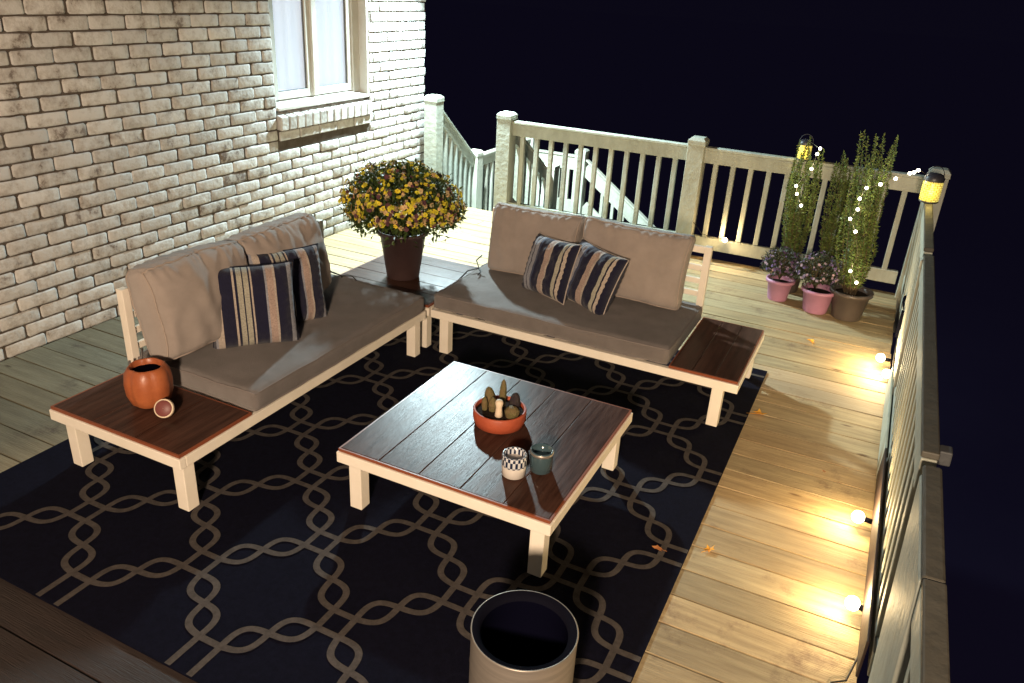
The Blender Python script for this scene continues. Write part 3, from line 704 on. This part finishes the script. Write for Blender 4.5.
# ------------------------------------------------------------------ foliage helpers
def leaf(q, p, d, l, w, mi=0, fold=.25):
    d = d.normalized(); s = d.cross(Vector((0, 0, 1)));
    if s.length < .05: s = Vector((1, 0, 0))
    s.normalize(); a = R.uniform(-.9, .9); nn = s.cross(d); s = (s * math.cos(a) + nn * math.sin(a)); nn = s.cross(d)
    t = rt(.65, 1.35, .12)
    q.add([p, p + d * l * .45 + s * w / 2 + nn * w * fold, p + d * l, p + d * l * .45 - s * w / 2 + nn * w * fold], [(0, 1, 2), (0, 2, 3)], mi, t)
for k_ in ('leaf_mum', 'leaf_up', 'leaf_aster', 'fl_yellow', 'fl_cream', 'fl_purple', 'fl_mauve'): attr_tint(M[k_])
def flower(q, p, nrm, r, mi, n=9):
    nrm = nrm.normalized(); a = nrm.orthogonal().normalized(); c = nrm.cross(a); t = rt(.6, 1.2, .1)
    for k in range(n):
        th = 2 * PI * k / n + R.uniform(-.15, .15); dd = a * math.cos(th) + c * math.sin(th); ss = nrm.cross(dd)
        rr = r * R.uniform(.8, 1.1)
        q.add([p, p + dd * rr * .6 + ss * r * .28 + nrm * r * .25, p + dd * rr + nrm * r * .12, p + dd * rr * .6 - ss * r * .28 + nrm * r * .25], [(0, 1, 2, 3)], mi, t)
    q.add([p + nrm * r * .32 + (a * math.cos(2 * PI * k / 6) + c * math.sin(2 * PI * k / 6)) * r * .3 for k in range(6)], [tuple(range(6))], mi, tuple(x * .75 for x in t))
def rdir():
    while True:
        v = Vector((R.uniform(-1, 1), R.uniform(-1, 1), R.uniform(-1, 1)))
        if .05 < v.length < 1: return v.normalized()
def pot(root, r0, r1, h, mt, rim=.012, lip=.02, soil=.03):
    q = MB(); q.lathe([(.001, 0), (r0 * .96, 0), (r0, .006), (r0 + (r1 - r0) * .9, h - lip - .004), (r1 + rim, h - lip), (r1 + rim, h), (r1, h + .001), (r1 - .008, h - .01), (r1 - .014, h - soil)])
    p = q.build('pot', mt, root); s = MB()
    s.lathe([(r1 - .01, h - soil), (r1 * .6, h - soil + .004), (.001, h - soil + .006)], 24); s.build('soil', M['soil'], root); return p
def mum(root, c, rx, rz_, nl, nf, leafm, fm, ls_=.03, fr_=.018, squash=.25):
    """a dome of leaves and blossoms around local centre c"""
    q = MB(); c = Vector(c)
    for i in range(nl):
        d = rdir()
        if d.z < -squash: d.z = -squash * R.random(); d.normalize()
        lump = 1 + .17 * noise.noise(d * 2.6 + c) + .09 * noise.noise(d * 7)
        t = R.uniform(.2, 1.0) ** .5 * (1.10 if R.random() < .04 else 1); p = c + Vector((d.x * rx, d.y * rx, d.z * rz_)) * t * lump
        leaf(q, p, d + rdir() * .9, ls_ * R.uniform(.7, 1.4), ls_ * .5)
    for k in range(26):
        d = rdir(); d.z = abs(d.z); q.tube([c + Vector((0, 0, -rz_ * .9)), c + Vector((d.x * rx * .5, d.y * rx * .5, d.z * rz_ * .3)), c + Vector((d.x * rx * .9, d.y * rx * .9, d.z * rz_ * .85))], .0025, 4, 1)
    q.build('foliage', [leafm, M['stem']], root)
    q = MB()
    for i in range(nf):
        d = rdir()
        if d.z < -.12: d.z = R.uniform(-.12, .3); d.normalize()
        lump = 1 + .17 * noise.noise(d * 2.6 + c) + .09 * noise.noise(d * 7)
        if noise.noise(d * 5.5) < -.26: continue
        p = c + Vector((d.x * rx, d.y * rx, d.z * rz_)) * lump * R.uniform(.95, 1.06)
        flower(q, p, d + rdir() * .45, fr_ * R.uniform(.5, 1.25), R.choices(range(len(fm)), [w for _, w in fm])[0])
    o = q.build('blossoms', [m for m, _ in fm], root); o['kind'] = 'stuff'

pm = thing('potted_mum', 'big round yellow mum in dark brown pot on the corner table', 'potted plant', (-2.02, 1.455, FH + .001))
pot(pm, .092, .132, .275, M['pot_brown'])
mum(pm, (0, 0, .405), .312, .225, 9500, 1700, M['leaf_mum'], [(M['fl_yellow'], 6), (M['fl_cream'], 4), (M['fl_dark'], 2)], .028, .0145)
A1 = thing('potted_aster', 'purple flowered plant in the smaller pink pot, furthest left', 'potted plant', (-.135, 3.10, 0.001))
pot(A1, .062, .082, .145, M['pot_pink']); mum(A1, (-.01, 0, .235), .125, .11, 1700, 260, M['leaf_aster'], [(M['fl_purple'], 7), (M['fl_mauve'], 2)], .02, .010)
A2 = thing('potted_aster', 'purple and mauve flowers in the pink pot between its pink twin and the grey pot', 'potted plant', (.115, 3.02, 0.001))
pot(A2, .075, .098, .155, M['pot_pink']); mum(A2, (-.03, 0, .255), .15, .115, 2000, 280, M['leaf_aster'], [(M['fl_purple'], 4), (M['fl_mauve'], 4)], .02, .010)
def upright(root, base, n, h, spread, cx, cy, lm):
    q = MB(); st = MB()
    for i in range(n):
        a = R.uniform(0, 2 * PI); rr = spread * R.random() ** .5
        x0, y0 = base[0] + math.cos(a) * rr * .35, base[1] + math.sin(a) * rr * .35
        x1, y1 = base[0] + cx + math.cos(a) * rr, base[1] + cy + math.sin(a) * rr
        hh = h * (R.uniform(.5, 1) if i > 2 else R.uniform(.94, 1.04)); bend = R.uniform(-.045, .045)
        pts = [Vector((x0 + (x1 - x0) * t + bend * math.sin(PI * t), y0 + (y1 - y0) * t, base[2] + hh * t)) for t in [k / 10 for k in range(11)]]
        st.tube(pts, [.0035 * (1 - k / 14) for k in range(11)], 5)
        k = .08
        while k < 1:
            f = k * 10; j = min(9, int(f)); p = pts[j].lerp(pts[j + 1], f - j); th = R.uniform(0, 2 * PI)
            d = Vector((math.cos(th), math.sin(th), R.uniform(.3, 1.1)))
            leaf(q, p, d, R.uniform(.018, .034) * (1.05 - .4 * k), .013)
            k += .0050
        for _ in range(3):
            leaf(q, pts[-1], Vector((R.uniform(-.3, .3), R.uniform(-.3, .3), 1)), .022, .009)
    stm = st.build('stem', M['stem'], root); q.build('foliage', lm, root)
T1 = thing('upright_shrub', 'slender upright shrub with string lights standing behind the smaller pink pot', 'potted plant', (-.115, 3.33, .001))
pot(T1, .08, .10, .17, M['pot_grey']); upright(T1, (0, 0, .15), 30, .84, .10, -.035, 0, M['leaf_up'])
T2 = thing('upright_shrub', 'tallest upright shrub with fairy lights in the grey pot by the corner', 'potted plant', (.305, 3.02, .001))
pot(T2, .088, .118, .185, M['pot_grey']); upright(T2, (0, 0, .16), 44, .97, .125, -.04, 0, M['leaf_up'])
T3 = thing('upright_shrub', 'dark upright shrub behind the aster and left of the grey pot', 'potted plant', (.125, 3.30, .001))
pot(T3, .07, .09, .16, M['pot_grey']); upright(T3, (0, 0, .14), 22, .80, .10, .0, 0, M['leaf_up'])
mum(T3, (.0, -.05, .24), .09, .07, 400, 90, M['leaf_aster'], [(M['fl_dark'], 3), (M['fl_cream'], 1)], .018, .009)

# ------------------------------------------------------------------ lights that hang about
def string(name, label, pts, bulbs, rb, cord_m, bulb_m, wr=.0018, energy=0, color=(1, .8, .5), sock=True):
    root = thing(name, label, 'string lights')
    q = MB(); q.tube(pts, wr, 6); q.build('cord', cord_m, root)
    for (p, d) in bulbs:
        p = Vector(p); d = Vector(d).normalized(); q = MB(); c = p
        prof = [(rb * math.sin(PI * k / 12), -rb * math.cos(PI * k / 12)) for k in range(13)]
        q.lathe([(max(r, .0003), z) for r, z in prof], 16); o = q.build('bulb', bulb_m, root, loc=c)
        if sock:
            s = MB(); s.tube([Vector((0, 0, 0)) - d * rb * .8, Vector((0, 0, 0)) - d * rb * 2.1], rb * .42, 8); s.build('socket', M['blackgloss'], o)
        if energy:
            ld_ = bpy.data.lights.new('bulb_light', 'POINT'); ld_.energy = energy; ld_.color = color; ld_.shadow_soft_size = rb
            lo = bpy.data.objects.new('bulb_light', ld_); col.objects.link(lo); lo.location = c + d * (rb * 1.3) + Vector((0, 0, rb * 1.9)); lo.parent = None
    return root
bl_ = [((.535, 2.33, .055), (-1, -.1, .1)), ((.575, 2.14, .05), (-1, -.2, .2)), ((.530, .70, .055), (-1, 0, .1)), ((.548, .19, .055), (-1, .2, .1))]
string('patio_string_light', 'string of warm globe bulbs along the foot of the right railing', [(.60, 3.3, .2), (.607, 2.75, .13), (.598, 2.33, .075), (.60, 2.14, .06), (.604, 1.6, .13), (.60, 1.0, .125), (.592, .70, .06), (.594, .4, .10), (.596, .20, .07), (.59, 0, .05), (.56, -.12, .02), (.52, -.16, .03), (.50, -.24, .02), (.52, -.34, .008), (.56, -.5, .008)], bl_, .024, M['cord_dark'], M['bulb'], .0032, energy=6.8, color=(1, .70, .34))
string('patio_string_light', 'single warm bulb on the bottom rail right of the middle post', [(-.90, 3.63, .30), (-.80, 3.62, .20), (-.63, 3.61, .19), (-.3, 3.62, .185), (.1, 3.62, .19)], [((-.62, 3.585, .195), (0, -1, .1))], .018, M['cord_dark'], M['bulb'], .0025, energy=3.5, color=(1, .70, .34))
fb = [(.45, 2.9, .965), (.385, 2.9, .925), (.315, 2.88, .885), (.247, 2.87, .855), (.225, 2.86, .79), (.228, 2.86, .727), (.20, 2.86, .665), (.245, 2.87, .592), (.32, 2.91, .272), (.27, 2.90, .34)]
fb2 = [(-.085, 3.2, .955), (-.075, 3.2, .99), (-.10, 3.2, .86), (-.155, 3.2, .69), (-.17, 3.2, .74), (-.115, 3.2, .62)]
string('fairy_lights', 'thin string of tiny white lights draped from the corner lantern over the tallest shrub', [(.56, 2.95, .95), (.50, 2.92, .985)] + fb[:8] + [(.29, 2.88, .45), (.27, 2.90, .34), (.32, 2.91, .27)], [(p, (0, 0, 1)) for p in fb] + [((.49, 2.92, .985), (0, 0, 1)), ((.47, 2.91, .972), (0, 0, 1))], .0092, M['wire'], M['fairy'], .0011, energy=.12, color=(1, .92, .7), sock=False)
string('fairy_lights', 'thin string of tiny white lights wound up the slender shrub by the left lantern', [(-.19, 3.5, .99), (-.075, 3.2, .99), (-.085, 3.2, .955), (-.10, 3.2, .86), (-.17, 3.2, .74), (-.155, 3.2, .69), (-.115, 3.2, .62), (-.13, 3.22, .5)], [(p, (0, 0, 1)) for p in fb2], .0092, M['wire'], M['fairy'], .0011, energy=.12, color=(1, .92, .7), sock=False)
def lantern(loc, label, s=1.0, rz=0):
    t = thing('lantern', label, 'lantern', loc, rz)
    q = MB(); q.lathe([(.038 * s, .006), (.044 * s, .012), (.045 * s, .05 * s), (.045 * s, .095 * s), (.040 * s, .105 * s)], 24, uv=True); q.build('glowing_body', M['lantern'], t)
    q = MB(); q.lathe([(.001, 0), (.042 * s, 0), (.046 * s, .006), (.04 * s, .009)], 24); q.build('base', M['lid'], t)
    q = MB(); q.lathe([(.046 * s, .103 * s), (.047 * s, .118 * s), (.036 * s, .135 * s), (.022 * s, .14 * s), (.001, .141 * s)], 24); q.build('lid', M['lid'], t)
    q = MB(); q.tube([(.047 * s * math.cos(a), 0, .115 * s + .06 * s * math.sin(a)) for a in [PI * k / 14 for k in range(15)]], .0022, 6); q.build('handle', M['lid'], t)
    ld_ = bpy.data.lights.new('lantern_light', 'POINT'); ld_.energy = .5; ld_.color = (1, .75, .2); ld_.shadow_soft_size = .03
    lo = bpy.data.objects.new('lantern_light', ld_); col.objects.link(lo); lo.location = Vector(loc) + Vector((0, -.075, .06))
    return t
lantern((-.205, 3.655, RT + .002), 'small glowing yellow lantern on the back rail above the slender shrub', .98)
lantern((.578, 2.86, RT + .002), 'glowing yellow woven lantern with dark lid on the corner end of the right rail', 1.15, .5)

# ------------------------------------------------------------------ small things
bw = thing('cactus_bowl', 'round terracotta bowl of small cacti standing on the coffee table', 'planter', (-.80, .275, TH + .001))
q = MB(); q.lathe([(.001, 0), (.085, 0), (.097, .006), (.103, .03), (.103, .064), (.100, .067), (.094, .066), (.092, .052)], 48); q.build('bowl', M['terra'], bw)
q = MB(); q.lathe([(.093, .053), (.05, .057), (.001, .058)], 24); q.build('soil', M['soil'], bw)
def cactus(x, y, r, h, mt, lean=(0, 0)):
    q = MB(); n = 12; prof = []
    for k in range(n + 1):
        t = k / n; prof.append((max(.001, r * (math.sin(PI * min(1, .25 + .75 * t)) ** .45 if t > .5 else .82 + .36 * t)), h * t))
    q.lathe(prof, 40, lobes=18, la=.14); o = q.build('cactus', mt, bw, loc=(x, y, .055)); o.rotation_euler = (lean[0], lean[1], 0)
cactus(-.045, .012, .021, .082, M['cactus'], (0, -.16)); cactus(-.008, .035, .014, .118, M['cactus'], (0, .02)); cactus(-.052, -.026, .012, .058, M['cactus'], (0, -.05)); cactus(-.022, -.02, .016, .06, M['cactus'])
cactus(.045, .030, .021, .078, M['cactus_d'], (0, .08)); cactus(.060, -.018, .028, .044, M['cactus']); 
q = MB(); q.lathe([(.001, 0), (.016, .004), (.014, .02), (.012, .045), (.016, .062), (.012, .072), (.001, .075)], 16); q.build('pale_stone', M['stone'], bw, loc=(.016, -.042, .05))

jw = thing('candle_jar', 'pale glass candle jar with navy and white patterned band', 'candle', (-.598, -.012, TH + .001))
q = MB(); q.lathe([(.001, .001), (.036, 0), (.042, .006), (.043, .04), (.041, .044)], 36); q.build('jar', M['glass_w'], jw)
q = MB(); q.lathe([(.0425, .044), (.0435, .05), (.0435, .082), (.040, .087), (.038, .086), (.037, .055)], 36, uv=True); q.build('patterned_band', M['lidpat'], jw)
q = MB(); q.lathe([(.037, .060), (.001, .061)], 24); q.build('wax', M['wax'], jw)
jb = thing('candle_jar', 'dark blue glass candle jar beside the patterned one', 'candle', (-.528, .062, TH + .001))
q = MB(); q.lathe([(.001, .001), (.034, 0), (.040, .006), (.041, .078), (.040, .085), (.037, .085), (.036, .05)], 36); q.build('jar', M['glass_b'], jb)
q = MB(); q.lathe([(.0405, .070), (.0425, .074), (.0425, .078), (.0405, .081)], 36); q.build('metal_rim', M['steel'], jb)
q = MB(); q.lathe([(.036, .055), (.001, .056)], 24); q.build('wax', M['glass_b'], jb)

pk = thing('orange_pot', 'burnt orange faceted ceramic pot with dark mouth on the left end table', 'pot', (-2.035, -.285, FH + .001))
q = MB(); q.lathe([(.001, 0), (.052, 0), (.068, .012), (.081, .05), (.084, .092), (.079, .135), (.066, .158), (.060, .163), (.056, .160), (.057, .13), (.06, .06), (.001, .03)], 64, lobes=6, la=.09); q.build('body', M['orange'], pk)
q = MB(); q.lathe([(.0585, .138), (.001, .137)], 24); q.build('mouth', M['black'], pk)
tl = thing('small_tin', 'small round red brown tin leaning against the orange pot', 'tin', (-1.905, -.335, FH + .001))
q = MB(); q.lathe([(.001, 0), (.034, 0), (.036, .003), (.036, .018), (.034, .020), (.001, .020)], 28); o = q.build('tin_side', M['stone'], tl); o.rotation_euler = (math.radians(62), 0, math.radians(28)); o.location = (0, .004, .034)
q = MB(); q.lathe([(.031, .0205), (.029, .023), (.001, .023)], 28); o2 = q.build('label', M['tin'], tl); o2.rotation_euler = o.rotation_euler; o2.location = o.location

bn = thing('open_bin', 'round metal bin with dark open top at the bottom of the view', 'bin', (-.228, -.715, .0095))
BR, BH = .1345, .352
q = MB(); q.lathe([(.001, .001), (BR - .012, 0), (BR - .004, .006), (BR, .02), (BR, BH - .008)], 64); q.build('body', M['steel'], bn)
q = MB(); q.lathe([(BR + .0005, BH - .008), (BR + .0015, BH - .003), (BR - .0005, BH - .0015), (BR - .002, BH - .002)], 64); q.build('rim', M['steel'], bn)
q = MB(); q.lathe([(BR - .002, BH - .0022), (BR - .010, BH - .004), (BR - .020, BH - .009), (BR - .024, BH - .018)], 64); q.build('collar', M['blackgloss'], bn)
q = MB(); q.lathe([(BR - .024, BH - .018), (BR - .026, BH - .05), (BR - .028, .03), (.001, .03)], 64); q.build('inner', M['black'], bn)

def autumn_leaf(x, y, s, rz, label, mt=M['autumn'], z=.004):
    q = MB(); tips = []; n = 10
    for k in range(n):
        a = 2 * PI * k / n; r = s * (1 if k % 2 == 0 else .5) * R.uniform(.75, 1.1); tips.append((r * math.cos(a), r * math.sin(a) * .8, R.uniform(0, s * .45)))
    q.add([(0, 0, .002)] + tips, [(0, 1 + k, 1 + (k + 1) % n) for k in range(n)]); q.tube([(0, 0, .003), (-s * 1.5, .2 * s, .004)], .001, 4)
    o = q.build('fallen_leaf', mt, loc=(x, y, z)); o.rotation_euler = (0, 0, rz); tag(o, label, 'leaf', 'fallen autumn leaves')
autumn_leaf(.045, 1.41, .042, .6, 'orange fallen leaf on the deck just off the rug near the sofa end'); 
autumn_leaf(.16, 2.47, .032, 2, 'orange fallen leaf on the deck in front of the pink pots')
autumn_leaf(.065, .285, .027, 1.1, 'orange fallen leaf on deck boards by the rug edge, nearest the camera')
autumn_leaf(-.10, .185, .022, 3.2, 'dull brown orange fallen leaf lying on the rug pattern', M['autumn_b'], .013)
autumn_leaf(.38, 1.05, .012, 1.9, 'tiny brown scrap of leaf on the boards between rug and railing', M['autumn_b'])
q = MB(); q.tube([(.605, 2.72, .28), (.590, 2.70, .31), (.585, 2.62, .30), (.60, 2.58, .27)], .008, 8); q.box((.585, 2.52, .12), (.61, 2.57, .27)); tag(q.build('rail_plug', M['blackgloss'], bevel=.003), 'small black plug and cable on the right railing above the bulbs', 'plug')

# ------------------------------------------------------------------ lighting
w = bpy.data.worlds.new('World'); scene.world = w; w.use_nodes = True
nt = w.node_tree; bg = nt.nodes['Background']
sky = nt.nodes.new('ShaderNodeTexSky'); sky.sky_type = 'NISHITA'; sky.sun_disc = False; sky.sun_elevation = math.radians(-4); sky.sun_rotation = math.radians(150)
ad = nt.nodes.new('ShaderNodeMix'); ad.data_type = 'RGBA'; ad.blend_type = 'ADD'; ad.inputs[0].default_value = 1
nt.links.new(sky.outputs[0], ad.inputs[6]); ad.inputs[7].default_value = (.032, .026, .075, 1); nt.links.new(ad.outputs[2], bg.inputs['Color'])
bg.inputs['Strength'].default_value = .1
def lamp(name, kind, loc, e, c, size, aim=None, spot=None, blend=.6):
    ld_ = bpy.data.lights.new(name, kind); ld_.energy = e; ld_.color = c
    if kind == 'AREA': ld_.size = size
    elif kind == 'SUN': ld_.angle = size
    else: ld_.shadow_soft_size = size
    if kind == 'SPOT': ld_.spot_size = math.radians(spot); ld_.spot_blend = blend
    o = bpy.data.objects.new(name, ld_); col.objects.link(o); o.location = loc
    if aim: o.rotation_euler = (Vector(aim) - Vector(loc)).to_track_quat('-Z', 'Y').to_euler()
    return o
lamp('moonlight', 'SUN', (0, 0, 10), .01, (.6, .7, 1), math.radians(2), aim=(-3, 2, 0))
lamp('corner_flood_and_fill', 'SPOT', (-3.00, 3.50, 2.15), 1250, (.72, .95, 1.0), .06, aim=(-2.3, 2.9, 0), spot=140, blend=1)
lamp('corner_flood_and_fill', 'SPOT', (-3.05, 3.92, 2.25), 1500, (.80, .97, 1.0), .06, aim=(-2.4, 6.2, -.6), spot=75, blend=.7)  # added unseen spot that brightens the stairs and landing
lamp('porch_lamp', 'POINT', (.50, -3.7, 2.0), 1080, (1, .76, .54), .16)

scene.view_settings.view_transform = 'Standard'; scene.view_settings.look = 'None'; scene.view_settings.exposure = 0
scene.cycles.use_denoising = True; scene.cycles.max_bounces = 6; scene.cycles.sample_clamp_indirect = 4
